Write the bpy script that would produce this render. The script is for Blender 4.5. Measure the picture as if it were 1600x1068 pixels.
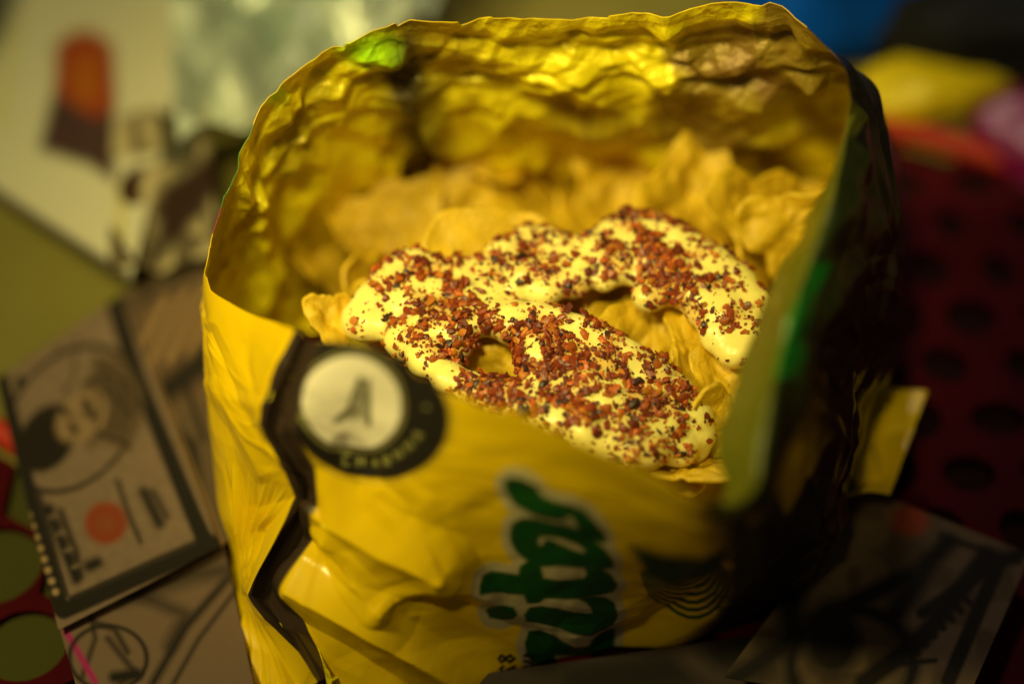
import bpy, bmesh, math, random
import numpy as np
from mathutils import Vector, Matrix, Euler, noise as mnoise
random.seed(7); RNG = np.random.default_rng(11)
SC = bpy.context.scene
for o in list(bpy.data.objects): bpy.data.objects.remove(o)

# ------------------------------------------------------------------ camera
CH = 0.46; PITCH = math.radians(50); K = 36/60/1600
CP, SP = math.cos(PITCH), math.sin(PITCH)
cam = bpy.data.objects.new('camera', bpy.data.cameras.new('camera'))
SC.collection.objects.link(cam); SC.camera = cam
cam.location = (0, 0, CH); cam.rotation_euler = (math.radians(90)-PITCH, 0, 0)
cam.data.lens = 60; cam.data.sensor_width = 36; cam.data.clip_end = 50; cam.data.clip_start = 0.01
cam.data.dof.use_dof = True; cam.data.dof.focus_distance = 0.497; cam.data.dof.aperture_fstop = 1.85
cam.data.dof.aperture_blades = 0
# ------------------------------------------------------------------ light
world = bpy.data.worlds.new('World'); SC.world = world; world.use_nodes = True
bg = world.node_tree.nodes['Background']
bg.inputs[0].default_value = (1.0, 0.86, 0.70, 1); bg.inputs[1].default_value = 0.045
def area(name, loc, target, size, power, col):
    l = bpy.data.lights.new(name, 'AREA'); l.shape = 'DISK'; l.size = size; l.energy = power; l.color = col
    o = bpy.data.objects.new(name, l); SC.collection.objects.link(o); o.location = loc
    o.rotation_euler = (Vector(target)-Vector(loc)).to_track_quat('-Z', 'Y').to_euler(); return o
area('key_lamp', (-0.33, 0.225, 0.54), (-0.02, 0.33, 0.07), 0.08, 2.9, (1.0, 0.87, 0.30))
def spot(name, loc, target, energy, col, ang, blend, soft):
    l = bpy.data.lights.new(name, 'SPOT'); l.energy = energy; l.color = col; l.spot_size = math.radians(ang); l.spot_blend = blend; l.shadow_soft_size = soft
    o = bpy.data.objects.new(name, l); SC.collection.objects.link(o); o.location = loc
    o.rotation_euler = (Vector(target)-Vector(loc)).to_track_quat('-Z', 'Y').to_euler(); return o
spot('interior_fill', (-.10, .10, .66), (-.015, .405, .08), 18, (1.0, .84, .27), 30, .75, .05)  # added fill spot, cone kept narrow to brighten only the bag's interior
spot('rear_fill', (0.10, 1.25, 0.80), (.15, .52, 0), 17, (1.0, .88, .62), 28, .7, .06)  # added fill spot, aimed to brighten only the things at the rear right
SC.view_settings.view_transform = 'Standard'; SC.view_settings.look = 'None'
SC.view_settings.exposure = -0.3; SC.view_settings.gamma = 1.0

# ------------------------------------------------------------------ helpers
def P(px, py, d):
    px = np.asarray(px, float); py = np.asarray(py, float); d = np.asarray(d, float)
    x = d*(px-800)*K; yo = (py-534)*K
    return np.stack([x, d*(CP-yo*SP), CH+d*(-SP-yo*CP)], -1)
def TD(py, z=0.0):                      # depth of the plane at height z seen on row py
    return (CH-z)/(SP+(np.asarray(py, float)-534)*K*CP)
def T(px, py, z=0.0): return P(px, py, TD(py, z))
def proj(p):
    p = np.asarray(p, float); y, z = p[..., 1], p[..., 2]-CH
    d = y*CP-z*SP; up = y*SP+z*CP
    return 800+p[..., 0]/d/K, 534-up/d/K, d
def catmull(C, t, closed=False):        # C (n,...) control, t in index units
    n = len(C); i = np.floor(t).astype(int)
    if not closed: i = np.clip(i, 0, n-2)
    f = (t-i)[:, None] if C.ndim == 2 else (t-i).reshape((-1,)+(1,)*(C.ndim-1))
    g = (lambda k: C[k % n]) if closed else (lambda k: np.where(((k < 0) | (k > n-1)).reshape((-1,)+(1,)*(C.ndim-1)),
         2*C[np.clip(k, 0, n-1)]-C[np.clip(np.where(k < 0, 1, n-2), 0, n-1)], C[np.clip(k, 0, n-1)]))
    a, b, c, d = g(i-1), g(i), g(i+1), g(i+2)
    return 0.5*(2*b+(c-a)*f+(2*a-5*b+4*c-d)*f*f+(3*b-a-3*c+d)*f**3)
def vnoise(p, seed=0):                  # 3-D value noise
    p = np.asarray(p, float); i = np.floor(p).astype(np.int64); f = p-i; f = f*f*(3-2*f)
    def h(q):
        n = (q[..., 0]*374761393+q[..., 1]*668265263+q[..., 2]*2147483647+seed*974634777) & 0xffffffff
        n = ((n ^ (n >> 13))*1274126177) & 0xffffffff; n = ((n ^ (n >> 16))*2246822519) & 0xffffffff
        return ((n ^ (n >> 15)) & 0xffff)/65535.0*2-1
    r = 0
    for dx in (0, 1):
        for dy in (0, 1):
            for dz in (0, 1):
                w = (f[..., 0] if dx else 1-f[..., 0])*(f[..., 1] if dy else 1-f[..., 1])*(f[..., 2] if dz else 1-f[..., 2])
                r = r+w*h(i+np.array([dx, dy, dz]))
    return r
def mesh_np(name, V, F, smooth=True):
    V = np.asarray(V, np.float32).reshape(-1, 3); F = np.asarray(F, np.int32); k = F.shape[1]
    me = bpy.data.meshes.new(name); me.vertices.add(len(V)); me.vertices.foreach_set('co', V.ravel())
    me.loops.add(F.size); me.loops.foreach_set('vertex_index', F.ravel())
    me.polygons.add(len(F)); me.polygons.foreach_set('loop_start', np.arange(0, F.size, k, dtype=np.int32))
    me.update(calc_edges=True); me.validate()
    me.polygons.foreach_set('use_smooth', np.full(len(F), smooth)); me.update(); return me
def gridF(nu, nv, closed=False):        # verts indexed [v*nu+u]
    u = np.arange(nu if closed else nu-1); v = np.arange(nv-1); U, W = np.meshgrid(u, v); U = U.ravel(); W = W.ravel(); U2 = (U+1) % nu
    return np.stack([W*nu+U, W*nu+U2, (W+1)*nu+U2, (W+1)*nu+U], 1)
def cattr(me, name, rgb):
    a = me.color_attributes.new(name, 'FLOAT_COLOR', 'POINT')
    c = np.ones((len(me.vertices), 4), np.float32); c[:, :3] = rgb; a.data.foreach_set('color', c.ravel())
def link(name, me, parent=None, mat=None, **props):
    o = bpy.data.objects.new(name, me); SC.collection.objects.link(o)
    if parent: o.parent = parent
    for m in (mat if isinstance(mat, (list, tuple)) else [mat] if mat else []): o.data.materials.append(m)
    for k, v in props.items(): o[k] = v
    return o
def empty(name, loc, **props):
    o = bpy.data.objects.new(name, None); SC.collection.objects.link(o); o.location = loc; o.empty_display_size = .01
    for k, v in props.items(): o[k] = v
    return o
def child_local(V, root): return np.asarray(V)-np.array(root.location)
def seg(px, py, pts):                   # distance to a polyline
    best = np.full(np.shape(px), 1e9)
    if len(pts) == 1: return np.hypot(px-pts[0][0], py-pts[0][1])
    for (x0, y0), (x1, y1) in zip(pts[:-1], pts[1:]):
        dx, dy = x1-x0, y1-y0; t = np.clip(((px-x0)*dx+(py-y0)*dy)/(dx*dx+dy*dy+1e-9), 0, 1)
        best = np.minimum(best, np.hypot(px-x0-t*dx, py-y0-t*dy))
    return best
def inpoly(px, py, pts):
    r = np.zeros(np.shape(px), bool); n = len(pts)
    for i in range(n):
        (x0, y0), (x1, y1) = pts[i], pts[(i+1) % n]
        r ^= ((y0 > py) != (y1 > py)) & (px < (x1-x0)*(py-y0)/((y1-y0) or 1e-9)+x0)
    return r
def polysd(px, py, pts):
    d = seg(px, py, list(pts)+[pts[0]]); return np.where(inpoly(px, py, pts), -d, d)
def blend(col, sd, rgb, soft=1.5, a=1.0):   # sd<0 inside
    w = np.clip(0.5-sd/soft/2, 0, 1)*a; col[:] = col*(1-w[:, None])+np.array(rgb)*w[:, None]

# ------------------------------------------------------------------ materials
def mat(name, base=(.5, .5, .5), rough=.5, metal=0, spec=.5, attr=None, coat=0, sss=0, build=None, trans=0):
    m = bpy.data.materials.new(name); m.use_nodes = True; nt = m.node_tree; b = nt.nodes['Principled BSDF']
    b.inputs['Base Color'].default_value = (*base, 1); b.inputs['Roughness'].default_value = rough
    b.inputs['Metallic'].default_value = metal; b.inputs['Specular IOR Level'].default_value = spec
    b.inputs['Coat Weight'].default_value = coat; b.inputs['Coat Roughness'].default_value = .12
    b.inputs['Transmission Weight'].default_value = trans
    if sss:
        b.inputs['Subsurface Weight'].default_value = sss; b.inputs['Subsurface Radius'].default_value = (1, .6, .2)
        b.inputs['Subsurface Scale'].default_value = .004
    if attr:
        a = nt.nodes.new('ShaderNodeAttribute'); a.attribute_name = attr; nt.links.new(a.outputs['Color'], b.inputs['Base Color'])
    if build: build(nt, b)
    return m
def bump_noise(layers):                 # layers: (kind, scale, distance)
    def f(nt, b):
        tc = nt.nodes.new('ShaderNodeTexCoord'); prev = None
        for kind, scale, dist in layers:
            if kind == 'vor':
                t = nt.nodes.new('ShaderNodeTexVoronoi'); t.inputs['Scale'].default_value = scale; out = t.outputs['Distance']
            else:
                t = nt.nodes.new('ShaderNodeTexNoise'); t.inputs['Scale'].default_value = scale
                t.inputs['Detail'].default_value = 6; out = t.outputs['Fac']
            if kind == 'vor':            # warp the cells
                n = nt.nodes.new('ShaderNodeTexNoise'); n.inputs['Scale'].default_value = scale*.7
                mx = nt.nodes.new('ShaderNodeMix'); mx.data_type = 'VECTOR'; mx.inputs[0].default_value = .03
                nt.links.new(tc.outputs['Object'], mx.inputs[4]); nt.links.new(n.outputs['Color'], mx.inputs[5])
                nt.links.new(tc.outputs['Object'], n.inputs['Vector']); nt.links.new(mx.outputs[1], t.inputs['Vector'])
            else: nt.links.new(tc.outputs['Object'], t.inputs['Vector'])
            bp = nt.nodes.new('ShaderNodeBump'); bp.inputs['Distance'].default_value = dist; bp.inputs['Strength'].default_value = 1
            nt.links.new(out, bp.inputs['Height'])
            if prev: nt.links.new(prev.outputs[0], bp.inputs['Normal'])
            prev = bp
        nt.links.new(prev.outputs[0], b.inputs['Normal'])
    return f
def vary(nt, b, scale, amt):            # multiply base colour by soft noise
    src = b.inputs['Base Color'].links[0].from_socket if b.inputs['Base Color'].links else None
    tc = nt.nodes.new('ShaderNodeTexCoord'); n = nt.nodes.new('ShaderNodeTexNoise'); n.inputs['Scale'].default_value = scale
    n.inputs['Detail'].default_value = 5; nt.links.new(tc.outputs['Object'], n.inputs['Vector'])
    mr = nt.nodes.new('ShaderNodeMapRange'); mr.inputs['From Min'].default_value = .3; mr.inputs['From Max'].default_value = .7
    mr.inputs['To Min'].default_value = 1-amt; mr.inputs['To Max'].default_value = 1
    nt.links.new(n.outputs['Fac'], mr.inputs['Value'])
    mx = nt.nodes.new('ShaderNodeMix'); mx.data_type = 'RGBA'; mx.blend_type = 'MULTIPLY'; mx.inputs[0].default_value = 1
    if src: nt.links.new(src, mx.inputs[6])
    else: mx.inputs[6].default_value = b.inputs['Base Color'].default_value
    nt.links.new(mr.outputs[0], mx.inputs[7]); nt.links.new(mx.outputs[2], b.inputs['Base Color'])
def both(*fs):
    def f(nt, b):
        for g in fs: g(nt, b)
    return f
YEL = (0.80, 0.52, 0.002)
M_film = mat('printed_film', attr='print', rough=.33, spec=.25, coat=.12, build=bump_noise([('noise', 30, .0005), ('noise', 260, .00005)]))
M_lining = mat('metal_lining', attr='inner', rough=.42, metal=.22, build=bump_noise([('noise', 38, .006), ('vor', 70, .0022), ('noise', 130, .0012)]))
M_cream = mat('melted_cheese', (0.90, 0.76, 0.20), .32, attr='tint', spec=.35, sss=.35, coat=.08, build=bump_noise([('noise', 160, .0006)]))
M_chip = mat('fried_chip', (0.78, 0.50, 0.015), .5, sss=.12, build=both(bump_noise([('noise', 220, .0009), ('noise', 900, .0003)]), lambda nt, b: vary(nt, b, 120, .35)))
M_grain = mat('seasoning_grain', attr='tint', rough=.42, spec=.5)
M_paper = mat('printed_paper', attr='print', rough=.8, spec=.06, build=bump_noise([('noise', 60, .0008)]))
M_wrap = mat('cloudy_wrap', attr='print', rough=.16, spec=.9, coat=.6, build=bump_noise([('noise', 30, .012), ('vor', 40, .004)]))
M_table = mat('table_surface', (0.20, 0.172, 0.044), .9, spec=.03, build=both(bump_noise([('noise', 200, .0002)]), lambda nt, b: vary(nt, b, 14, .2)))
M_red = mat('red_plastic', (0.060, 0.003, 0.006), .8, spec=.04, build=lambda nt, b: vary(nt, b, 30, .3))
M_rim_lit = mat('red_rim_lit', (.42, .026, .012), .5, spec=.3)  # the tray's red plastic, brightened to paint light onto the rim
M_blue = mat('blue_plastic', (0.0, 0.075, 0.62), .6, spec=.1, build=bump_noise([('noise', 30, .006)]))
M_yel = mat('yellow_plastic', (0.80, 0.60, 0.01), .4, build=bump_noise([('noise', 30, .004)]))
M_mag = mat('magenta_plastic', (0.20, 0.004, 0.09), .4, build=bump_noise([('noise', 30, .004)]))
M_black = mat('black_plastic', (0.012, 0.012, 0.016), .8, spec=.1, build=bump_noise([('noise', 30, .004)]))

# ------------------------------------------------------------------ setting: the table
V = np.array([[-3, -1.5, 0], [3, -1.5, 0], [3, 4, 0], [-3, 4, 0]])
link('table_surface', mesh_np('table_surface', V, [[0, 1, 2, 3]], False), None, M_table, kind='structure')

# ------------------------------------------------------------------ the snack bag
cols = [   # rim, upper, middle, lower, base    (px, py, depth)
 [(462,512,.456),(405,663,.463),(462,776,.478),(388,930,.496),(490,1040,.507)],   # facet edge
 [(402,484,.476),(370,655,.484),(402,790,.498),(385,925,.511),(440,1110,None)],
 [(326,450,.492),(320,560,.505),(343,780,.522),(372,915,.527),(328,1110,None)],
 [(327,385,.500),(326,500,.530),(352,690,.560),(368,850,.545),(350,1060,None)],
 [(350,310,.500),(362,420,.545),(400,560,.575),(430,660,.580),(470,720,None)],
 [(388,218,.500),(410,330,.533),(450,440,.572),(490,500,.605),(540,540,None)],
 [(440,140,.500),(460,250,.533),(510,340,.572),(560,400,.620),(610,460,None)],
 [(515,75,.500),(530,180,.533),(590,280,.572),(640,360,.625),(680,430,None)],
 [(600,44,.502),(610,160,.536),(650,250,.572),(700,340,.630),(740,420,None)],
 [(750,34,.503),(750,150,.538),(770,250,.577),(790,340,.630),(820,415,None)],
 [(900,28,.503),(900,150,.538),(910,250,.577),(910,340,.630),(910,415,None)],
 [(1050,20,.500),(1050,150,.538),(1050,250,.577),(1040,340,.630),(1020,420,None)],
 [(1200,8,.494),(1200,140,.533),(1190,260,.572),(1170,350,.625),(1140,440,None)],
 [(1292,72,.484),(1350,140,.530),(1380,240,.580),(1350,400,.610),(1290,480,None)],
 [(1328,128,.474),(1385,215,.515),(1418,380,.565),(1385,480,.590),(1340,560,None)],
 [(1330,215,.464),(1400,330,.500),(1420,480,.545),(1385,570,.570),(1335,620,None)],
 [(1306,330,.447),(1370,450,.485),(1385,570,.525),(1355,660,.550),(1322,720,None)],
 [(1262,450,.434),(1320,560,.475),(1345,670,.510),(1338,750,.535),(1305,800,None)],
 [(1226,570,.424),(1275,680,.465),(1300,780,.500),(1300,830,.520),(1265,880,None)],
 [(1205,690,.417),(1235,780,.455),(1262,850,.485),(1265,900,.510),(1230,945,None)],
 [(1182,775,.416),(1195,840,.450),(1200,890,.478),(1190,930,.502),(1160,970,None)],
 [(1100,785,.422),(1120,850,.450),(1120,910,.478),(1110,955,.500),(1070,1005,None)],
 [(1010,742,.427),(1020,830,.450),(1010,905,.478),(1010,960,.500),(1000,1014,None)],
 [(900,695,.427),(900,800,.450),(900,895,.475),(890,970,.497),(880,1028,None)],
 [(780,645,.430),(780,770,.452),(770,880,.475),(760,980,.497),(760,1060,None)],
 [(680,600,.435),(660,750,.455),(645,880,.475),(630,1000,.492),(620,1110,None)],
 [(590,558,.441),(570,700,.459),(555,850,.477),(535,980,.490),(520,1090,None)],
 [(500,532,.447),(462,672,.456),(514,782,.475),(450,912,.491),(520,1060,.500)],   # front panel's left edge
 [(484,526,.458),(434,676,.466),(488,782,.483),(417,928,.499),(500,1060,.507)],   # valley of the pleat
]
FLAP = {15:(1318,225,.468), 16:(1262,340,.463), 17:(1204,460,.452), 18:(1152,585,.441), 19:(1120,690,.432), 20:(1138,768,.424)}
C = np.zeros((len(cols), 6, 3))
for i, c in enumerate(cols):
    for j, (x, y, d) in enumerate(c):
        C[i, j+1] = T(x, y, .004) if d is None else P(x, y, min(d, float(TD(y, .004))))
    C[i, 0] = P(*FLAP[i]) if i in FLAP else C[i, 1]; 
    if i not in FLAP:
        t_ = .5; a_, b_, c_, d_ = 2*C[i, 0]-C[i, 2], C[i, 0], C[i, 2], C[i, 3]
        C[i, 1] = .5*(2*b_+(c_-a_)*t_+(2*a_-5*b_+4*c_-d_)*t_**2+(3*b_-a_-3*c_+d_)*t_**3)
NC = len(cols)
rimlen = np.linalg.norm(np.roll(C[:, :3], -1, 0)-C[:, :3], axis=-1).mean(1)
cum = np.concatenate([[0], np.cumsum(rimlen)])
NU, NVr = 1250, 330
su = np.linspace(0, cum[-1], NU, endpoint=False); tu = np.interp(su, cum, np.arange(NC+1))
rows = catmull(C, tu, True)                                   # (NU,5,3)
tv = np.linspace(0, 5, NVr)
G = catmull(np.swapaxes(rows, 0, 1), tv)                      # (NV,NU,3)
rT = np.swapaxes(rows, 0, 1); i0 = np.minimum(tv.astype(int), 4); f0 = (tv-i0)[:, None, None]
lin = rT[i0]*(1-f0)+rT[i0+1]*f0; kw = .7*np.clip(np.maximum(np.clip((tu-26.3)/.6, 0, 1), np.clip((1.4-tu)/.8, 0, 1)), 0, 1)[None, :, None]
G = G*(1-kw)+lin*kw
def gnormals(G):
    du = np.roll(G, -1, 1)-np.roll(G, 1, 1); dv = np.gradient(G, axis=0); n = np.cross(dv, du)
    return n/(np.linalg.norm(n, axis=-1, keepdims=True)+1e-12)
N = gnormals(G)
cen = G.mean((0, 1)); 
if ((G-cen)*N).sum(-1).mean() < 0: N = -N
PX, PY, PD = proj(G)
TU = np.broadcast_to(tu, (NVr, NU)); FW = np.interp(su, cum, [1. if k % NC in FLAP else 0. for k in range(NC+1)])
TV = FW*np.clip(tv[:, None]-1, 0, 4)+(1-FW)*np.where(tv[:, None] < 1, tv[:, None]*.5, np.minimum(tv[:, None]-.5, .5+(tv[:, None]-1)*.875+.0))
S = np.broadcast_to(su, (NVr, NU)); FLn = np.interp(su, cum, np.append(np.linalg.norm(C[:, 1]-C[:, 0], axis=-1), np.linalg.norm(C[0, 1]-C[0, 0])))
H = np.maximum(tv[:, None]-1, 0)*.035+np.minimum(tv[:, None], 1)*FLn[None]
front = ((TU > 18.5) & (TU < 27.6))                           # the panel facing the camera
disp = np.zeros((NVr, NU))
# random film creases (tent folds) in unrolled bag coordinates
for k in range(560):
    s0 = RNG.uniform(0, cum[-1]); h0 = RNG.uniform(-.005, .14); L = RNG.uniform(.01, .055); a = RNG.uniform(0, math.pi)
    w = RNG.uniform(.002, .009); amp = RNG.uniform(.0003, .0013)*(w/.005)**.7*RNG.choice([-1, 1])
    tloc = np.interp(s0, cum, np.arange(NC+1))
    if 18.5 < tloc < 27.6: amp *= .16
    if 12.8 < tloc < 15: amp *= .4
    if 4 < tloc < 12.8: amp *= 2.1
    if tloc < 3: amp *= .35
    ds = (S-s0+cum[-1]/2) % cum[-1]-cum[-1]/2; dh = H-h0
    al = ds*math.cos(a)+dh*math.sin(a); ac = -ds*math.sin(a)+dh*math.cos(a)+al*al*RNG.uniform(-9, 9)
    disp += amp*np.clip(1-np.abs(ac)/w, 0, 1)*np.clip(1-(al/L)**2, 0, 1)
soft = vnoise(np.stack([S*28, H*28, S*0], -1), 3)*.0022+vnoise(np.stack([S*70, H*70, S*0+4], -1), 5)*.0009
disp += soft*np.where(front | (TU < 3), .13, 1.0)*np.clip(TV/.4, .25, 1)
# deep dents on the rear wall
rear = np.clip(TU-3.5, 0, 1)*np.clip(13.0-TU, 0, 1)
disp += rear*(np.abs(vnoise(np.stack([S*42, H*30, S*0+9], -1), 8))-.3)*.0065*np.clip(TV/.6, .2, 1)
# sculpted folds on the panels that face the camera (x0,y0,x1,y1,width px,height m)
def ridge(pts, w, h, mask, taper=True):
    global disp
    best = np.full(PX.shape, 1e9)
    d = seg(PX, PY, pts)
    disp = disp+mask*h*np.clip(1-d/w, 0, 1)**1.1
FR = front; LE = (TU < 3.2)
ridge([(500,790),(600,850),(690,885)], 60, .0062, FR); ridge([(515,840),(560,900),(590,935)], 30, .004, FR); ridge([(540,700),(640,790),(700,880)], 26, -.002, FR); ridge([(600,940),(680,900),(760,930)], 24, .0016, FR); ridge([(560,905),(600,940)], 60, .003, FR)
ridge([(462,912),(560,965),(640,1015),(740,1085)], 46, .0065, FR)
ridge([(470,840),(540,880),(590,930)], 26, -.002, FR); ridge([(690,880),(650,800),(600,760)], 40, .0022, FR)
ridge([(840,1000),(700,930),(620,940)], 22, -.0012, FR); ridge([(1000,960),(900,990)], 30, .0015, FR)
ridge([(960,1000),(1060,950),(1130,900)], 40, -.003, FR)
ridge([(325,520),(400,690),(425,720)], 18, -.0012, LE); ridge([(330,600),(410,740)], 16, .001, LE)
for k in range(9):                                            # fluted crimp lines fanning from the pinch
    x1 = 348+k*14; ridge([(383,925),(372+k*5,850-k*3),(x1,700+k*9)], 4.5, .0020 if k % 2 else -.0014, LE*np.clip((PY-715-k*6)/70, 0, 1))
    ridge([(383,930),(370+k*9,1000+k*4),(350+k*14,1068)], 6, .0007 if k % 2 else -.0007, LE)
disp = disp*np.clip(H/.010, .45, 1)
G = G+N*disp[..., None]
jag = np.interp(su, np.sort(RNG.uniform(0, cum[-1], 90)), RNG.normal(0, .0010, 90))+.0016*vnoise(np.stack([su*45, su*0, su*0], -1), 91)
rd = G[0]-G[60]; rd /= np.linalg.norm(rd, axis=-1, keepdims=True); G = G+(rd*jag[:, None])[None]*np.clip(1-tv/1.2, 0, 1)[:, None, None]
# outer film colours: ink, with shade painted in on the right side
n = NVr*NU; px, py = PX.ravel(), PY.ravel(); tuf, tvf = TU.ravel(), TV.ravel()
col = np.tile(np.array(YEL), (n, 1)); ff = front.ravel()
GRN = (0.007, 0.070, 0.012); CRM = (0.50, 0.42, 0.24); DK = (0.016, 0.013, 0.012)
def ink(mask, sd, rgb, soft=2.0):
    c = col.copy(); blend(c, sd, rgb, soft); col[mask] = c[mask]
LP = [[(178,95),(210,68),(270,78),(325,115),(360,165),(420,190),(490,205),(560,235),(610,285),(655,345),(668,392),(600,385),(540,330),(520,285),(500,255),(455,275),(380,268),(300,240),(225,205),(190,150)],
 [(205,350),(215,300),(260,272),(330,272),(400,290),(470,305),(540,325),(600,375),(660,420),(700,470),(700,510),(640,517),(570,510),(450,500),(350,505),(290,480),(240,440),(212,395)],
 [(60,590),(75,550),(115,528),(180,535),(245,545),(255,505),(295,475),(350,500),(365,560),(430,570),(500,570),(560,560),(575,540),(560,510),(640,512),(690,545),(720,590),(700,625),(640,640),(560,655),(480,660),(370,655),(345,675),(290,678),(272,635),(200,630),(120,615),(60,618)],
 [(275,735),(300,700),(360,695),(430,705),(510,725),(575,728),(600,725),(595,700),(570,675),(535,660),(600,648),(660,655),(705,680),(720,730),(700,775),(650,805),(580,818),(500,810),(420,795),(340,775),(285,770)],
 [(280,880),(300,835),(350,820),(410,835),(460,865),(520,890),(585,885),(600,860),(640,832),(715,822),(708,920),(640,935),(560,935),(420,930),(418,965),(370,985),(310,960),(285,925)],
 [(93,727),(110,697),(165,687),(220,695),(238,727),(220,760),(165,770),(110,758)], [(300,1000),(420,985),(600,965),(700,940),(640,1040),(300,1060)]]
HOLE = [(338,385),(350,362),(400,362),(450,370),(520,395),(570,430),(555,442),(500,425),(440,400),(405,380),(375,378),(360,405),(345,410)]
cv = lambda pts: [(730+a/3.068, 720+b/3.068) for a, b in pts]
sdL = np.full(n, 1e9)
for pts in LP: sdL = np.minimum(sdL, polysd(px, py, cv(pts)))
ink(ff, sdL-14, CRM, 2.5); ink(ff, np.maximum(sdL, -polysd(px, py, cv(HOLE)))-1, GRN, 2.0)
# dark lettering of the net weight
for pts in ([(786.,1041.),(782,1045),(786,1050),(804,1041),(804,1050)], [(784,1024),(780,1029),(784,1034),(790,1029),(784,1024)], [(797,1024),(790,1029),(797,1034),(804,1029),(797,1024)],
            [(820,1024),(832,1026)],[(820,1032),(832,1036)],[(820,1042),(832,1044)],[(820,1050),(832,1054)],[(782,1060),(806,1058)]):
    ink(ff, seg(px, py, pts)-2.6, DK, 1.5)
# concentric hat-brim arcs
for k in range(8):
    a = np.linspace(.15*math.pi, .92*math.pi, 12)
    pts = [(1076+(76-k*5)*math.cos(t), 868+(100-k*9)*math.sin(t)) for t in a]
    ink(ff, seg(px, py, pts)-2.2, (0.02, .07, .02), 1.5)
ink(ff, polysd(px, py, [(985,850),(1040,866),(1100,872),(1140,850),(1130,905),(1060,925),(1010,895)]), (.025, .06, .018), 8)
# badge
bx, by = 570, 634
ang = math.radians(24)
qx = ((px-bx)*math.cos(ang)+(py-by)*math.sin(ang)); qy = (-(px-bx)*math.sin(ang)+(py-by)*math.cos(ang))
ink(ff, (np.hypot(qx/144, qy/116)-1)*110, (.42, .30, .03), 2); ink(ff, (np.hypot(qx/141, qy/113)-1)*110, YEL, 2)
ink(ff, (np.hypot(qx/137, qy/109)-1)*110, DK, 2.5)
cx, cy = 548, 632; rx = ((px-cx)*math.cos(ang)+(py-cy)*math.sin(ang)); ry = (-(px-cx)*math.sin(ang)+(py-cy)*math.cos(ang))
ink(ff, (np.hypot(rx/87, ry/77)-1)*80, (.30, .26, .10), 2); ink(ff, (np.hypot(rx/84, ry/74)-1)*80, DK, 2)
ink(ff, (np.hypot(rx/79, ry/69)-1)*75, (.78, .70, .58), 2)
for pts, w in [([(524,658),(545,640),(556,610),(562,596)], 4), ([(562,598),(560,650)], 3), ([(574,600),(576,662)], 4), ([(568,600),(568,655)], 2),
               ([(535,655),(552,640)], 3), ([(545,652),(552,636)], 2), ([(552,656),(562,620)], 2)]:
    ink(ff, seg(px, py, pts)-w, (.10, .085, .04), 3)
GL = {'C': [[(1,0),(0,0),(0,2),(1,2)]], 'H': [[(0,0),(0,2)], [(0,1),(1,1)], [(1,0),(1,2)]], 'A': [[(0,2),(.5,0),(1,2)], [(.2,1.3),(.8,1.3)]],
      'R': [[(0,2),(0,0),(1,0),(1,1),(0,1),(1,2)]], 'N': [[(0,2),(0,0),(1,2),(1,0)]], 'W': [[(0,0),(.25,2),(.5,.6),(.75,2),(1,0)]]}
for ch, (x, y, r) in zip('CHARNNA', [(541,720,6),(562,724,2),(584,724,-4),(604,719,-14),(622,709,-26),(638,696,-38),(652,680,-50)]):
    rr = math.radians(r)
    for pl in GL[ch]:
        pts = [(x+((a-.5)*9)*math.cos(rr)-((b-1)*6)*math.sin(-rr)*-1, y+((a-.5)*9)*math.sin(rr)+((b-1)*6)*math.cos(rr)) for a, b in pl]
        ink(ff, seg(px, py, pts)-1.1, (.36, .34, .10), 1.5)
for pts in ([(460,640),(464,655)], [(468,660),(474,645)], [(476,668),(480,656)], [(664,638),(668,640)]): ink(ff, seg(px, py, pts)-1.4, (.36, .34, .10), 1.5)
# dark brown strip along the pleat
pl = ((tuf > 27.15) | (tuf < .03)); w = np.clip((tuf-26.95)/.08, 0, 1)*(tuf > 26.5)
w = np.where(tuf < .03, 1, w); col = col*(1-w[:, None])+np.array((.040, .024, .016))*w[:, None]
# right side panel: dark artwork, plus the unlit side's shade painted in
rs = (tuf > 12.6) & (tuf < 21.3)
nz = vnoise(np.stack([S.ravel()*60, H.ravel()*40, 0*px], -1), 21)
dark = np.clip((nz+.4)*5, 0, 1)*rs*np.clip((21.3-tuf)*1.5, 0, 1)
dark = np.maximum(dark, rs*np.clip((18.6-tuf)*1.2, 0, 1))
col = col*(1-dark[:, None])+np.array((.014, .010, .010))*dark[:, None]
tr = np.broadcast_to(tv[:, None], (NVr, NU)).ravel()
fl = (tuf > 14.3) & (tuf < 20.9) & (tr < 1.05); col[fl] = (.12, .12, .008)
gr = (tuf > 15.0) & (tuf < 20.2) & (tr > .85) & (tr < 1.5); col[gr] = np.where(((py[gr] < 590) & (py[gr] > 410) & (tr[gr] < 1.25))[:, None], (.02, .26, .03), (.035, .05, .012))
el = (tuf > 3.8) & (tuf < 5.2) & (tvf < .25); col[el] = (.03, .22, .05)
el = (tuf > 3.3) & (tuf < 3.8) & (tvf < .2); col[el] = (.35, .02, .12)
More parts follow.
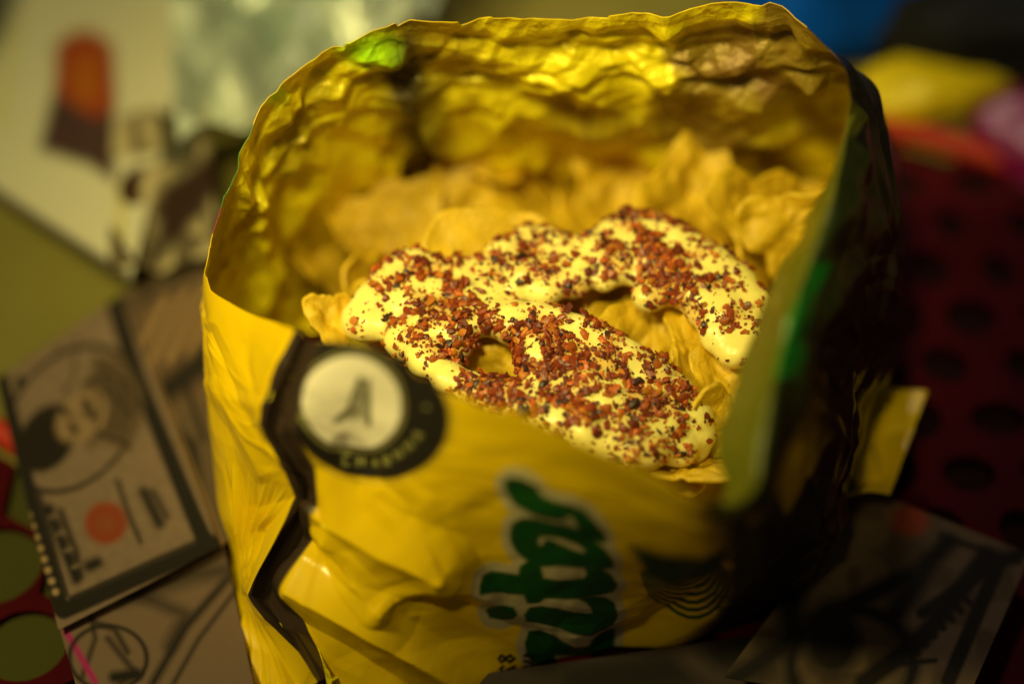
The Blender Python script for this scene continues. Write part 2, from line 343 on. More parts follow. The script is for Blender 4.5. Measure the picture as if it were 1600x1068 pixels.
# lining tint
inn = np.tile(np.array((.90, .74, .008)), (n, 1)); 
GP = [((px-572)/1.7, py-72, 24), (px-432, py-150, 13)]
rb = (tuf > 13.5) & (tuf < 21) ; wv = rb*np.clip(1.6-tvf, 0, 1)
nb = vnoise(np.stack([S.ravel()*38, H.ravel()*26, 0*px+3], -1), 77)+.5*vnoise(np.stack([S.ravel()*95, H.ravel()*80, 0*px+5], -1), 78)
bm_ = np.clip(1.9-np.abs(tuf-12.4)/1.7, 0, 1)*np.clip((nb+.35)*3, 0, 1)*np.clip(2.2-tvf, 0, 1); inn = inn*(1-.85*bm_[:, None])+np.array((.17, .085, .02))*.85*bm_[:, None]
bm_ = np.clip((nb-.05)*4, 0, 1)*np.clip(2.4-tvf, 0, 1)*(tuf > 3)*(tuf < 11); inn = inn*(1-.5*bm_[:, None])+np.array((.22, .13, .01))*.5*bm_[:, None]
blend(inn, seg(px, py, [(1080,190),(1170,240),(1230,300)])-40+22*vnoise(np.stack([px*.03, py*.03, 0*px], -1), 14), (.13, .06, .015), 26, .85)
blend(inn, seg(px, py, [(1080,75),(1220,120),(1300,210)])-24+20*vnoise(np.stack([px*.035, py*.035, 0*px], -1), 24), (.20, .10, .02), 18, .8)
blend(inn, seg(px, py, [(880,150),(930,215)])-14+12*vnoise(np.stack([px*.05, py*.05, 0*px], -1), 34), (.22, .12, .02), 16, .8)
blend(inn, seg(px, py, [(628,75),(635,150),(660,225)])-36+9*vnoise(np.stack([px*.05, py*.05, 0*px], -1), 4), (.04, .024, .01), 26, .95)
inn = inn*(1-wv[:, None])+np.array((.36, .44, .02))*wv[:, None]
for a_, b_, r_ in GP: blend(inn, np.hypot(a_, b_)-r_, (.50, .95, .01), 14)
# bottom cap rows
base = G[-1]; cb = base.mean(0); cb[2] = .004; extra = [base*(1-t)+cb*t for t in (.25, .5, .75, .97)]
for e in extra: e[:, 2] = .004
Vb = np.concatenate([G.reshape(-1, 3)]+extra); Vb[:, 2] = np.maximum(Vb[:, 2], .003)
bag = empty('snack_bag', (float(cb[0]), float(cb[1]), 0), label='crumpled yellow foil snack bag cut open along its side, green lettering and dark round badge', category='snack bag')
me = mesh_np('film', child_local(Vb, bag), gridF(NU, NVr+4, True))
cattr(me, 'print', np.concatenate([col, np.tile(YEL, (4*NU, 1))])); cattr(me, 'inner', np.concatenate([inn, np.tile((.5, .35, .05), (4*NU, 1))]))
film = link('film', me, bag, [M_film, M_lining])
# inward-facing side takes the lining
me.update(); pn = Vector(me.polygons[NU//2+5*NU].normal); pc = Vector(me.polygons[NU//2+5*NU].center)
outward = pn.dot(pc) > 0
so = film.modifiers.new('thickness', 'SOLIDIFY'); so.thickness = .00022; so.offset = -1 if outward else 1
if outward: so.material_offset = 1
else:
    me.flip_normals(); so.offset = -1; so.material_offset = 1
print('outward', outward)

# lower end seal that sticks out behind the dark side
def sheet(name, quad, nu, nv, z, lift, seed, root, material, paintf=None, thick=.0004, freq=30, fold=0.0, **props):
    """quad: 4 photo-pixel corners on plane z; gives a curled sheet with thickness"""
    q = np.array([T(x, y, z) for x, y in quad]); a = np.linspace(0, 1, nu); b = np.linspace(0, 1, nv); A, B = np.meshgrid(a, b)
    Vv = (q[0]*((1-A)*(1-B))[..., None]+q[1]*(A*(1-B))[..., None]+q[2]*(A*B)[..., None]+q[3]*((1-A)*B)[..., None])
    fx, fy, _ = proj(Vv)
    nn = (vnoise(np.stack([Vv[..., 0]*freq, Vv[..., 1]*freq, Vv[..., 0]*0], -1), seed)*.5+.5)
    Vv[..., 2] += lift*nn+fold*np.abs(vnoise(np.stack([Vv[..., 0]*freq*2, Vv[..., 1]*freq*1.4, Vv[..., 0]*0+3], -1), seed+1))
    c = np.tile(np.array((.5, .45, .3)), (nu*nv, 1)); 
    me = mesh_np(name, child_local(Vv.reshape(-1, 3), root) if root else Vv.reshape(-1, 3), gridF(nu, nv))
    if paintf: paintf(c, fx.ravel(), fy.ravel())
    cattr(me, 'print', c); o = link(name, me, root, material, **props)
    m = o.modifiers.new('thickness', 'SOLIDIFY'); m.thickness = thick; m.offset = 1
    return o
def pyel(c, x, y):
    c[:] = YEL
    for k in range(7): blend(c, seg(x, y, [(1330+k*3, 600), (1300, 800)])-1, (.55, .32, .01), 4)
sheet('end_seal', [(1300,600),(1446,622),(1388,782),(1250,770)], 60, 60, .022, .006, 31, bag, M_film, pyel, freq=45, fold=.004)

# ------------------------------------------------------------------ chips
def chip_mesh(name, size, seed, curl=.25, elong=1.0):
    nr, na = 16, 66; ph = seed*1.7; V = []; r_ = np.linspace(0, 1, nr); a_ = np.linspace(0, 2*math.pi, na, endpoint=False)
    Rr, Aa = np.meshgrid(r_, a_, indexing='ij')
    edge = .78+.20*np.cos(3*(Aa+ph))+.04*np.sin(7*Aa+ph)+.02*np.sin(17*Aa+ph*3)
    X = Rr*edge*np.cos(Aa)*size*elong; Y = Rr*edge*np.sin(Aa)*size
    Z = curl*(X*X*1.2-Y*Y*.5)/size+.0018*vnoise(np.stack([X*160, Y*160, X*0+seed], -1), seed)+.0006*vnoise(np.stack([X*500, Y*500, X*0+seed], -1), seed+3)
    V = np.stack([X, Y, Z], -1).reshape(-1, 3)
    return mesh_np(name, V, gridF(na, nr, True))
def chip(px, py, d, size, rot, seed, label, curl=.25, elong=1.0, group=None):
    o = link('corn_chip', chip_mesh('corn_chip', size, seed, curl, elong), None, M_chip, label=label, category='chip')
    if group: o['group'] = group
    o.location = P(px, py, d); o.rotation_euler = [math.radians(r) for r in rot]
    m = o.modifiers.new('thickness', 'SOLIDIFY'); m.thickness = .0017; m.offset = 0
    s = o.modifiers.new('smooth', 'SUBSURF'); s.levels = 1; s.render_levels = 1
    return o
chip(1078,300,.560,.024,(50,10,20),3,'plain chip standing upright against the rear lining, left of the dark gap')
chip(1175,345,.548,.024,(55,-15,70),4,'plain knobbly chip behind the right end of the rear coated chip')
chip(1235,360,.535,.020,(60,-40,30),5,'plain chip tucked against the right wall of the bag at the rear')
chip(640,370,.575,.022,(35,10,-20),6,'blurred plain chip behind the left end of the rear coated chip')
chip(720,340,.580,.024,(40,-20,50),7,'blurred plain chip leaning on the rear lining above the pale cheese lump')
chip(517,500,.513,.0095,(20,-25,100),8,'small plain chip tip beside the dark badge', elong=1.3)
chip(1095,560,.512,.018,(25,20,40),9,'plain chip wedged between the two coated chips at the right')
chip(1125,610,.505,.016,(20,10,5),10,'flat plain chip edge-on below the rear coated chip at the right')
chip(1115,670,.500,.016,(60,30,0),11,'plain chip under the right tip of the front coated chip')
chip(1085,730,.495,.017,(35,10,160),12,'lowest plain chip beside the front lip of the bag')
chip(1000,520,.530,.022,(38,5,15),13,'plain chip showing in the hollow of the rear coated chip')
chip(940,480,.535,.020,(70,10,60),14,'plain chip standing at the right of the dark hollow')
chip(520,410,.590,.024,(40,20,60),17,'blurred plain chip low against the left side of the rear lining')
chip(565,340,.600,.024,(50,10,160),18,'blurred plain chip at the far left of the rear row of chips')
chip(770,285,.592,.022,(50,-10,200),19,'blurred plain chip highest in the middle of the rear row')
chip(850,330,.590,.026,(40,5,120),15,'blurred plain chip behind the middle of the rear coated chip')
chip(960,300,.592,.024,(45,15,10),16,'blurred plain chip in the rear row under the bright lining')
fill = []
for k in range(46):
    x = RNG.uniform(560, 1230); y = RNG.uniform(330, 700)
    if x < 700 and y > 560: continue
    z = RNG.uniform(.008, .050); d = float(TD(y, z))
    fill.append(chip(x, y, d, RNG.uniform(.017, .025), RNG.uniform(-60, 60, 2).tolist()+[RNG.uniform(0, 360)], 30+k,
         'plain chip lying in the pile under the coated chips', group='chips piled inside the bag'))

# ------------------------------------------------------------------ coated chips
def blobs(name, pts, seed, root, vox=.0010):
    bm = bmesh.new()
    for (x, y, d, r, *e) in pts:
        c = P(x, y, d); R = r*K*d; R *= 1.52; sc = e[0] if e else (1, 1, .8)
        mtx = Matrix.Translation(Vector(c)-root.location) @ Matrix.Diagonal((R*sc[0], R*sc[1], R*sc[2], 1))
        bmesh.ops.create_icosphere(bm, subdivisions=3, radius=1, matrix=mtx)
    me = bpy.data.meshes.new(name); bm.to_mesh(me); bm.free()
    o = link(name, me, root, M_cream)
    m = o.modifiers.new('r', 'REMESH'); m.mode = 'VOXEL'; m.voxel_size = vox; m.use_smooth_shade = True
    s = o.modifiers.new('s', 'SMOOTH'); s.factor = .5; s.iterations = 16
    u = o.modifiers.new('u', 'SUBSURF'); u.levels = 1; u.render_levels = 1
    dg = bpy.context.evaluated_depsgraph_get(); ev = bpy.data.meshes.new_from_object(o.evaluated_get(dg))
    o.modifiers.clear(); o.data = ev; ev.name = name
    if not ev.materials: ev.materials.append(M_cream)
    nv = len(ev.vertices); co = np.empty(nv*3, np.float32); ev.vertices.foreach_get('co', co); co = co.reshape(-1, 3)
    no = np.empty(nv*3, np.float32); ev.vertex_normals.foreach_get('vector', no); no = no.reshape(-1, 3)
    co = co+no*(vnoise(co*110, seed)*.0009+vnoise(co*320, seed+1)*.0002)[:, None]
    ev.vertices.foreach_set('co', co.astype(np.float32).ravel()); ev.polygons.foreach_set('use_smooth', np.ones(len(ev.polygons), bool)); ev.update()
    return o
GC = [((.24, .036, .009), 6), ((.36, .080, .010), 5), ((.13, .020, .008), 5), ((.46, .15, .012), 2), ((.035, .012, .010), 2), ((.55, .12, .02), 1)]
def grains(cream, root, count, density, seed, label):
    me = cream.data; me.calc_loop_triangles(); nt = len(me.loop_triangles)
    tri = np.empty(nt*3, np.int32); me.loop_triangles.foreach_get('vertices', tri); tri = tri.reshape(-1, 3)
    co = np.empty(len(me.vertices)*3, np.float32); me.vertices.foreach_get('co', co); co = co.reshape(-1, 3)
    a, b, c = co[tri[:, 0]], co[tri[:, 1]], co[tri[:, 2]]; fn = np.cross(b-a, c-a); ar = np.linalg.norm(fn, axis=1); fn = fn/ar[:, None]
    cn = (a+b+c)/3+np.array(root.location); fx, fy, _ = proj(cn)
    r = np.random.default_rng(seed)
    dens = density(fx, fy)*np.clip(.55+vnoise(cn*170, seed)*.85+vnoise(cn*420, seed+2)*.6, .03, 1.6)
    pf, pg, _ = proj(co+np.array(root.location)); dv_ = density(pf, pg)*np.clip(.35+vnoise((co+np.array(root.location))*170, seed)*1.3, 0, 1.5)
    st = np.clip(dv_*.45, 0, .62)[:, None]; cattr(me, 'tint', np.array((.92, .78, .24))*(1-st)+np.array((.66, .27, .03))*st)
    w = ar*dens*np.clip(fn[:, 2]*1.5+.25, 0, 1); w /= w.sum(); idx = r.choice(nt, count, p=w)
    ico = bmesh.new(); bmesh.ops.create_icosphere(ico, subdivisions=1, radius=1); iv = np.array([v.co[:] for v in ico.verts]); ifc = np.array([[v.index for v in f.verts] for f in ico.faces]); ico.free()
    VV, FF, CC = [], [], []; cw = np.array([g[1] for g in GC], float); cw /= cw.sum()
    for k, i in enumerate(idx):
        u1, u2 = r.random(2); 
        if u1+u2 > 1: u1, u2 = 1-u1, 1-u2
        p = a[i]+(b[i]-a[i])*u1+(c[i]-a[i])*u2
        s = .00043*math.exp(r.normal(0, .6)); s = min(s, .0013)
        v = iv*(1+r.uniform(-.4, .35, (12, 1)))*np.array([s*r.uniform(.8, 1.9), s*r.uniform(.7, 1.2), s*r.uniform(.35, .8)])
        e = np.array(Euler(r.uniform(-.6, .6, 2).tolist()+[r.uniform(0, 6.28)]).to_matrix()); v = v @ e.T
        q = np.array(Vector((0, 0, 1)).rotation_difference(Vector(fn[i])).to_matrix()); v = v @ q.T
        VV.append(v+p+fn[i]*s*r.uniform(.1, .9)); FF.append(ifc+12*k)
        g = np.array(GC[r.choice(len(GC), p=cw)][0])*r.uniform(.75, 1.25); CC.append(np.tile(g, (12, 1)))
    gm = mesh_np('seasoning', np.concatenate(VV), np.concatenate(FF), False); cattr(gm, 'tint', np.concatenate(CC))
    return link('seasoning', gm, root, M_grain, kind='stuff', label=label)
def dens_from(spots, base):
    def f(x, y):
        r = np.full(x.shape, base)
        for (sx, sy, sr, sa) in spots: r = r+sa*np.exp(-((x-sx)**2+(y-sy)**2)/(sr*sr))
        return np.clip(r, 0, None)
    return f
fc = empty('coated_chip', P(850, 620, .525), label='front chip coated in pale melted cheese and red chili flakes, the one in sharp focus', category='chip', group='cheese coated chips')
fp = [(640,528,.508,27),(668,512,.508,25),(700,508,.508,24),(735,500,.508,24),(770,498,.508,24),(800,502,.506,26),(835,508,.505,27),(870,516,.504,27),(905,528,.503,28),(940,548,.502,29),
      (975,572,.500,30),(1010,596,.499,31),(1045,622,.498,31),(1075,648,.497,28),(1086,675,.497,24),(1080,700,.498,20),
      (665,560,.500,24),(700,590,.494,20),(735,606,.492,20),(770,618,.490,22),(805,630,.489,24),(840,640,.488,27),(875,655,.487,28),(910,670,.486,28),(945,688,.486,28),(980,698,.486,27),(1012,700,.487,25),
      (845,560,.498,30),(880,590,.496,32),(915,610,.494,34),(950,630,.493,34),(990,650,.492,34),(1030,662,.493,30),(850,605,.493,26),(890,560,.500,28),(930,585,.497,30),(840,530,.502,24),
      (700,555,.503,18),(720,535,.506,18),(1060,700,.492,24),(1000,625,.496,30),(960,660,.490,30),(690,560,.502,14),(650,545,.505,20)]
fcream = blobs('cheese_coating', fp, 2, fc)
grains(fcream, fc, 4500, dens_from([(850,575,75,2.2),(940,620,70,2.0),(730,515,60,1.6),(1040,640,60,1.2),(760,600,50,1.8),(900,510,40,1.2),(660,520,40,1.2)], .25), 5,
       'dense red and brown chili flakes over the front coated chip')
def shard(name, px, py, d, size, rot, seed, root, curl=.3, elong=1.0):
    o = link(name, chip_mesh(name, size, seed, curl, elong), root, M_chip)
    o.location = Vector(P(px, py, d))-root.location; o.rotation_euler = [math.radians(r) for r in rot]
    m = o.modifiers.new('thickness', 'SOLIDIFY'); m.thickness = .0016; m.offset = 0
    s = o.modifiers.new('smooth', 'SUBSURF'); s.levels = 1; s.render_levels = 1; return o

shard('chip_piece', 835, 600, .515, .020, (48, 12, -30), 52, fc, .2, 1.5)
shard('chip_piece', 960, 660, .512, .022, (48, 12, -30), 53, fc, .2, 1.5)
rc = empty('coated_chip', P(880, 450, .545), label='rear chip coated in pale melted cheese and chili flakes, arching over a dark hollow', category='chip', group='cheese coated chips')
rp = [(572,502,.512,27),(590,470,.514,26),(615,445,.517,28),(645,425,.520,26),(600,505,.511,22),(640,475,.514,30),(680,460,.516,28),(685,430,.520,22),(720,430,.521,24),(720,465,.516,28),
      (760,430,.521,26),(765,465,.517,24),(790,405,.524,26),(825,385,.528,24),(850,385,.528,24),(820,430,.521,28),(860,425,.521,28),(900,415,.522,26),(930,395,.525,28),(895,445,.518,18),(850,455,.517,20),
      (960,375,.528,26),(990,362,.530,26),(1020,362,.530,26),(965,415,.521,26),(1005,400,.523,30),(1045,385,.527,30),(1050,425,.520,30),(1080,405,.524,30),(1110,425,.521,31),(1090,455,.515,30),
      (1140,450,.517,32),(1165,480,.512,29),(1130,485,.510,30),(1165,515,.507,26),(1150,545,.504,22),(1120,520,.507,22),(1012,462,.513,19),(1035,455,.514,18),(680,490,.512,24),(640,505,.511,22),(945,440,.518,14),
      (1095,490,.511,18),(640,450,.517,30),(745,445,.520,26),(800,450,.519,24),(870,400,.525,26),(1010,430,.520,22),(1070,450,.517,24),(1120,450,.517,30)]
rcream = blobs('cheese_coating', rp, 6, rc)
grains(rcream, rc, 3300, dens_from([(1020,370,60,2.2),(1060,430,50,1.4),(1130,480,50,.8),(690,470,70,1.6),(630,420,40,1.2),(900,430,50,1.2),(820,420,60,.7)], .25), 9,
       'chili flakes over the rear coated chip')
shard('chip_piece', 1020, 515, .522, .020, (42, 5, 15), 61, rc, .2, 1.1)
shard('chip_piece', 1110, 575, .512, .018, (30, 0, 40), 62, rc, .2, 1.2)
shard('chip_piece', 800, 450, .535, .030, (40, 0, 20), 63, rc, .15, 1.6)

# ------------------------------------------------------------------ red lattice tray under everything
def torus(R, r, z, name, root, material, sq=1.0):
    a = np.linspace(0, 2*math.pi, 160, endpoint=False); b = np.linspace(0, 2*math.pi, 16, endpoint=False); B, A = np.meshgrid(b, a, indexing='ij')
    V = np.stack([(R+r*np.cos(B))*np.cos(A), (R+r*np.cos(B))*np.sin(A), z+r*sq*np.sin(B)], -1)
    F = gridF(160, 16, True); last = np.array([[15*160+k, 15*160+(k+1) % 160, (k+1) % 160, k] for k in range(160)])
    return link(name, mesh_np(name, V.reshape(-1, 3), np.concatenate([F, last])), root, material)
def lattice_tray(name, loc, Rt, cell, hr, z, label, ns=24):
    tray = empty(name, loc, label=label, category='tray'); VV, FF = [], []; cnt = 0; q = int(Rt/cell)+3
    for i in range(-q, q+1):
        for j in range(-q-2, q+3):
            cxx = i*cell+(j % 2)*cell/2; cyy = j*cell*.866
            if math.hypot(cxx, cyy) > Rt-cell*.15: continue
            a = np.arange(ns)/ns*2*math.pi
            hexr = cell/2/np.cos((a+math.pi/6) % (math.pi/3)-math.pi/6); f = min(1, Rt/max(math.hypot(cxx, cyy)+cell*.5, 1e-6))
            o_ = np.stack([cxx+hexr*np.cos(a), cyy+hexr*np.sin(a), 0*a+z], 1); q_ = hr*RNG.uniform(.72, 1.15); e_ = RNG.uniform(.8, 1.2); jx, jy = RNG.uniform(-.12, .12, 2)*hr; i_ = np.stack([cxx+jx+q_*e_*np.cos(a), cyy+jy+q_/e_*np.sin(a), 0*a+z], 1)
            VV.append(np.concatenate([o_, i_])); FF.append(np.array([[k, (k+1) % ns, ns+(k+1) % ns, ns+k] for k in range(ns)])+cnt); cnt += 2*ns
    lt = link('lattice', mesh_np('lattice', np.concatenate(VV), np.concatenate(FF), False), tray, M_red)
    m = lt.modifiers.new('t', 'SOLIDIFY'); m.thickness = .0025; m.offset = -1
    torus(Rt+.004, .0045, .0045, 'rim', tray, M_rim_lit, 1.0)
lattice_tray('lattice_tray', (.085, .305, 0), .192, .026, .0078, .0035, 'large round red plastic lattice tray with raised rim, at the right under the bag')
lattice_tray('lattice_tray', (-.215, .262, 0), .088, .034, .0135, .0035, 'small red plastic lattice tray showing at the lower left corner beside the portrait banknote')
cst = [o for o in SC.objects if o.name.startswith('lattice_tray')][-1]
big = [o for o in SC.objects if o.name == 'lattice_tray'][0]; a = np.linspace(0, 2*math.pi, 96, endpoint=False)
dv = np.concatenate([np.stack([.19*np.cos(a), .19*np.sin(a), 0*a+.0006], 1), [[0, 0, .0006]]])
link('base', mesh_np('base', dv, np.array([[k, (k+1) % 96, 96] for k in range(96)]), False), big, mat('tray_hole_shade', (.016, .006, .006), .9, spec=.0))  # added dark disk, stands in for the shade inside the tray's holes
link('base', mesh_np('base', dv*np.array([.45, .45, 1]), np.array([[k, (k+1) % 96, 96] for k in range(96)]), False), cst, mat('olive_hole_shade', (.055, .052, .014), .9, spec=.0))  # added dark olive disk, paints the table under the holes as shaded

# ------------------------------------------------------------------ banknotes
INK = (.017, .014, .013); PAP = (.165, .112, .086)
def pnote(c, x, y):
    c[:] = PAP; g = lambda pts, w, rgb=INK, s=2.5: blend(c, seg(x, y, pts)-w, rgb, s)
    nn = vnoise(np.stack([x*.09, y*.09, x*0], -1), 40); c *= (1+.10*nn)[:, None]
    g([(0,592),(30,700),(45,770),(95,950)], 13); g([(100,955),(215,905),(345,850)], 13); g([(178,470),(215,590),(300,800),(330,870)], 13)
    g([(62,770),(85,860),(105,930)], 3); g([(110,935),(230,882),(330,840)], 3)
    blend(c, np.abs((np.hypot(((x-113)*.6-(y-655)*.8)/124, ((x-113)*.8+(y-655)*.6)/92)-1)*100)-3.5, INK, 3)
    HR = (.016, .012, .010)
    blend(c, polysd(x, y, [(150,560),(190,555),(222,610),(222,660),(200,705),(160,690),(140,700),(128,680),(150,640),(128,610)]), (.085, .055, .036), 8)
    blend(c, (np.hypot(((x-124)*.7-(y-655)*.7)/46, ((x-124)*.7+(y-655)*.7)/31)-1)*35, (.20, .13, .08), 4)
    blend(c, (np.hypot(((x-74)*.5-(y-685)*.85)/56, ((x-74)*.85+(y-685)*.5)/40)-1)*45, HR, 4)
    blend(c, (np.hypot(((x-128)*.7-(y-652)*.7)/47, ((x-128)*.7+(y-652)*.7)/33)-1)*35, (.20, .13, .08), 4)
    g([(98,640),(106,648)], 4.5, HR, 2); g([(112,664),(118,674)], 5, HR, 3); g([(134,628),(138,640),(144,650)], 6, HR, 3); g([(92,636),(100,632)], 1.6, HR, 2)
    g([(106,690),(114,686)], 1.6, HR, 2); g([(120,648),(126,654)], 1.6, HR, 2); g([(152,616),(158,640),(150,664)], 2, HR, 3)
    g([(118,545),(116,590),(100,615)], 1.6); g([(150,560),(172,585),(200,600),(215,640)], 2.5); g([(130,600),(160,590),(180,615),(205,650)], 2.5); g([(150,675),(190,690),(205,700)], 2.5)
    g([(165,610),(180,640),(175,670)], 2); g([(190,600),(196,640),(190,675)], 1.8)
    blend(c, np.hypot(x-166, y-818)-33, (.19, .036, .015), 6); blend(c, np.hypot(x-166, y-818)-12, (.18, .055, .026), 12)
    g([(75,795),(98,850),(120,905)], 8, s=5); g([(95,800),(118,860),(126,900)], 5, s=5)
    for k in range(8): g([(72+k*6,796+k*13),(82+k*6,792+k*13)], 2.2, PAP if k % 2 else INK)
    g([(184,752),(200,800),(220,848)], 3.5, s=4); g([(225,770),(250,820)], 8, s=6); g([(240,770),(262,810)], 4, s=5)
    g([(140,885),(152,880)], 9, s=6)
    for k in range(8): blend(c, np.hypot(x-(45+k*6), y-(806+k*17))-5, (.34, .22, .12), 3)
    g([(30,602),(32,592)], 6, s=2); g([(120,533),(124,530)], 2); g([(90,545),(94,543)], 2)
def note(name, quad, label, z, paintf, seed, nu=260, nv=260, **kw):
    o = sheet(name, quad, nu, nv, z, .003, seed, None, M_paper, paintf, thick=.00025, freq=14, label=label, category='banknote', group='banknotes scattered under the bag', **kw); return o
note('banknote', [(-6,592),(190,462),(345,858),(92,985)], 'banknote with oval portrait and round orange seal, left of the bag', .0145, pnote, 41)
def pn2(c, x, y):
    c[:] = (.09, .06, .04); g = lambda pts, w, rgb=INK, s=3: blend(c, seg(x, y, pts)-w, rgb, s)
    blend(c, polysd(x, y, [(205,500),(330,440),(345,620),(255,640)]), (.12, .07, .045), 25)
    for k in range(9): g([(205+k*15,580-k*4),(262+k*15,470-k*4)], 3 if k % 2 else 5, (.03, .024, .02) if k % 2 else (.28, .17, .08), 5)
    g([(225,640),(330,560)], 20, s=14); g([(240,650),(300,700),(320,850)], 9, s=8)
    g([(200,500),(245,600),(310,760),(350,860)], 3, (.30, .18, .08))
    g([(215,480),(330,410)], 3); g([(290,600),(320,690)], 4)
note('banknote', [(190,462),(345,395),(470,760),(330,870)], 'dark striped banknote tucked against the left side of the bag', .0118, pn2, 43)
def pn3(c, x, y):
    c[:] = (.15, .098, .075); g = lambda pts, w, rgb=INK, s=3: blend(c, seg(x, y, pts)-w, rgb, s)
    g([(240,1068),(290,980),(360,900)], 6, s=6); g([(272,1068),(310,1000),(370,920)], 3, s=5)
    g([(190,935),(300,900),(350,890)], 12, (.04, .03, .025), 14); g([(215,930),(290,960),(265,1010)], 6, s=14)
    g([(140,950),(150,1000),(130,1060)], 3, s=5); g([(150,975),(180,985),(200,1020)], 4, s=5); g([(165,940),(180,930)], 8, (.33, .28, .07), 10)
    g([(170,1000),(210,1050),(190,1068)], 4, s=6); g([(105,990),(150,1068)], 5, (.30, .02, .12), 4)
    blend(c, np.abs(np.hypot((x-170)/60, (y-1030)/50)-1)*50-3, INK, 3); g([(180,1060),(215,1055)], 9, s=6)
note('banknote', [(95,985),(350,850),(420,1180),(150,1180)], 'crumpled banknote at the lower left corner, under the portrait note', .0105, pn3, 45)
def pn4(c, x, y):
    c[:] = (.12, .078, .048); g = lambda pts, w, rgb=INK, s=3: blend(c, seg(x, y, pts)-w, rgb, s)
    nn = vnoise(np.stack([x*.03, y*.03, x*0], -1), 50); c *= (1-.35*np.clip(nn*2, 0, 1))[:, None]
    blend(c, np.hypot((x-1420)/1.2, y-815)-24, (.22, .04, .018), 8)
    g([(1400,960),(1450,880),(1480,850)], 16, s=9); g([(1300,960),(1420,900)], 14, s=8)
    g([(1440,960),(1560,880),(1600,865)], 10, s=4); g([(1350,1068),(1440,1000),(1540,870)], 15, s=6); g([(1470,840),(1590,880)], 5, s=4)
    for k in range(7): g([(1500-k*14,930+k*13),(1515-k*14,945+k*13)], 5, s=3)
    blend(c, np.abs((np.hypot((x-1330)/95, (y-1040)/85)-1)*88)-10, INK, 8); blend(c, (np.hypot((x-1300)/42, (y-1000)/60)-1)*45, INK, 12)
    g([(1350,1068),(1400,1040),(1460,1035)], 4); g([(1420,1068),(1430,1045)], 3); g([(1140,1068),(1240,1000),(1230,900)], 22, s=16)
    g([(1560,880),(1480,1068)], 12)
note('banknote', [(1350,765),(1610,868),(1500,1120),(1130,1060)], 'shadowed banknote with an orange seal at the lower right corner', .0120, pn4, 47)
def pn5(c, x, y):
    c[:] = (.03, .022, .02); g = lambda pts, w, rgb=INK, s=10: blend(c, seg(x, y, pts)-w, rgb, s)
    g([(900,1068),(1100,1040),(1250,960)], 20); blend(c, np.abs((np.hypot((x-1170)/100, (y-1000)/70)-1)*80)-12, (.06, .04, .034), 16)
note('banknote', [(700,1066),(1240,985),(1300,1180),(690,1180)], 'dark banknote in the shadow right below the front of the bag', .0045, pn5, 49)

# ------------------------------------------------------------------ papers and wraps top left
def pcard(c, x, y):
    c[:] = (.50, .47, .37); b = lambda sd, rgb, s: blend(c, sd, rgb, s)
    b(polysd(x, y, [(92,75),(135,55),(175,75),(182,190),(180,290),(140,262),(62,238),(78,170),(92,130)]), (.055, .028, .03), 8)
    b(polysd(x, y, [(90,80),(112,56),(150,54),(176,76),(180,170),(150,190),(88,150)]), (.26, .045, .012), 8)
    b(polysd(x, y, [(118,110),(145,90),(150,150),(125,165)]), (.32, .10, .01), 14)
    b(seg(x, y, [(30,40),(0,200)])-4, (.45, .40, .10), 6); b(polysd(x, y, [(-40,-20),(40,-20),(10,60),(-40,140)]), (.05, .05, .04), 18)
    b(seg(x, y, [(188,290),(194,470)])-5, (.42, .36, .10), 5); b(seg(x, y, [(-20,300),(90,372),(195,440)])-11, (.05, .04, .045), 5)  # dark band paints in the shadow along the card's lower edge
sheet('picture_card', [(-110,-120),(345,-160),(205,447),(-70,268)], 200, 200, .022, .003, 61, None, M_paper, pcard, freq=9,
      label='glossy white card printed with a red and purple picture, top left', category='card')
def pwrap(c, x, y):
    c[:] = (.42, .47, .42); b = lambda sd, rgb, s: blend(c, sd, rgb, s)
    for k in range(7): b(seg(x, y, [(340+k*26,0),(400+k*26,90),(330+k*26,140)])-3, (.30, .40, .32), 6)
    b(polysd(x, y, [(340,30),(400,10),(480,90),(430,130)]), (.28, .36, .30), 14)
o = sheet('plastic_wrapper', [(262,-60),(830,-70),(700,60),(300,320)], 200, 140, .012, .020, 65, None, M_wrap, pwrap, freq=24, fold=.022,
      label='crumpled pale green plastic wrapper behind the bag, top left', category='wrapper')
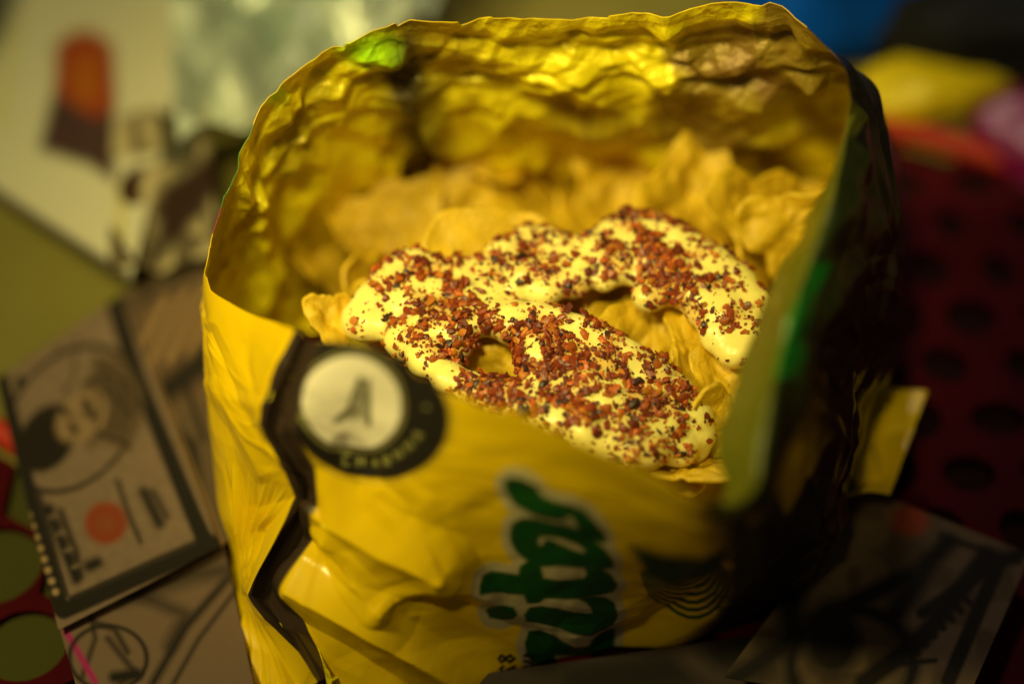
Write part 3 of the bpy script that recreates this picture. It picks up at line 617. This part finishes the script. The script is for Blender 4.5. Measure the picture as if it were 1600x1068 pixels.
def pstrip(c, x, y):
    c[:] = (.34, .28, .17); b = lambda sd, rgb, s: blend(c, sd, rgb, s)
    nn = vnoise(np.stack([x*.045, y*.045, x*0], -1), 88); w = np.clip((nn-.05)*4, 0, .85)[:, None]; c[:] = c*(1-w)+np.array((.05, .035, .022))*w
    b(polysd(x, y, [(180,285),(245,280),(232,450),(186,440)]), (.035, .014, .010), 12)
    b(polysd(x, y, [(255,330),(355,275),(345,340),(300,385),(235,440)]), (.025, .012, .010), 12); b(seg(x, y, [(262,225),(300,262),(290,300)])-12, (.05, .045, .03), 10)
    b(np.hypot(x-285, y-268)-20, (.05, .05, .035), 16); b(seg(x, y, [(245,310),(225,400)])-5, (.5, .42, .28), 8)
sheet('torn_label', [(185,225),(335,215),(345,420),(180,455)], 120, 120, .013, .010, 67, None, M_paper, pstrip, freq=26, fold=.012,
      label='crumpled brown and cream printed label left of the bag', category='label')

# ------------------------------------------------------------------ blurred things behind on the right
def lump(name, px, py, z, size, m, label, cat, seed, rot=0, power=.55, cr=.10):
    nu, nv = 72, 36; a = np.linspace(-math.pi, math.pi, nu, endpoint=False); b = np.linspace(-math.pi/2, math.pi/2, nv); B, A = np.meshgrid(b, a, indexing='ij')
    sg = lambda v: np.sign(v)*np.abs(v)**power
    V = np.stack([sg(np.cos(B))*sg(np.cos(A)), sg(np.cos(B))*sg(np.sin(A)), sg(np.sin(B))], -1)
    V = V*(1+cr*vnoise(V*2.2, seed)+cr*.5*np.abs(vnoise(V*5, seed+1)))[..., None]*np.array(size)
    o = link(name, mesh_np(name, V.reshape(-1, 3), gridF(nu, nv, True)), None, m, label=label, category=cat)
    o.location = T(px, py, z); o.location.z = size[2]*.98+z*0; o.rotation_euler.z = math.radians(rot); return o
lump('plastic_bag', 1318, 12, .0, (.05, .040, .030), M_blue, 'blue plastic bag at the top right behind the snack bag', 'plastic bag', 71, 10)
lump('black_pouch', 1560, 20, .0, (.07, .055, .022), M_black, 'black pouch at the top right corner', 'pouch', 73, 0)
lump('yellow_packet', 1455, 160, .0, (.029, .015, .009), M_yel, 'small yellow packet between the blue bag and the red tray rim', 'packet', 75, 18)
lump('magenta_packet', 1622, 250, .0, (.018, .028, .009), M_mag, 'magenta packet at the right edge beyond the red tray rim', 'packet', 77, 30)
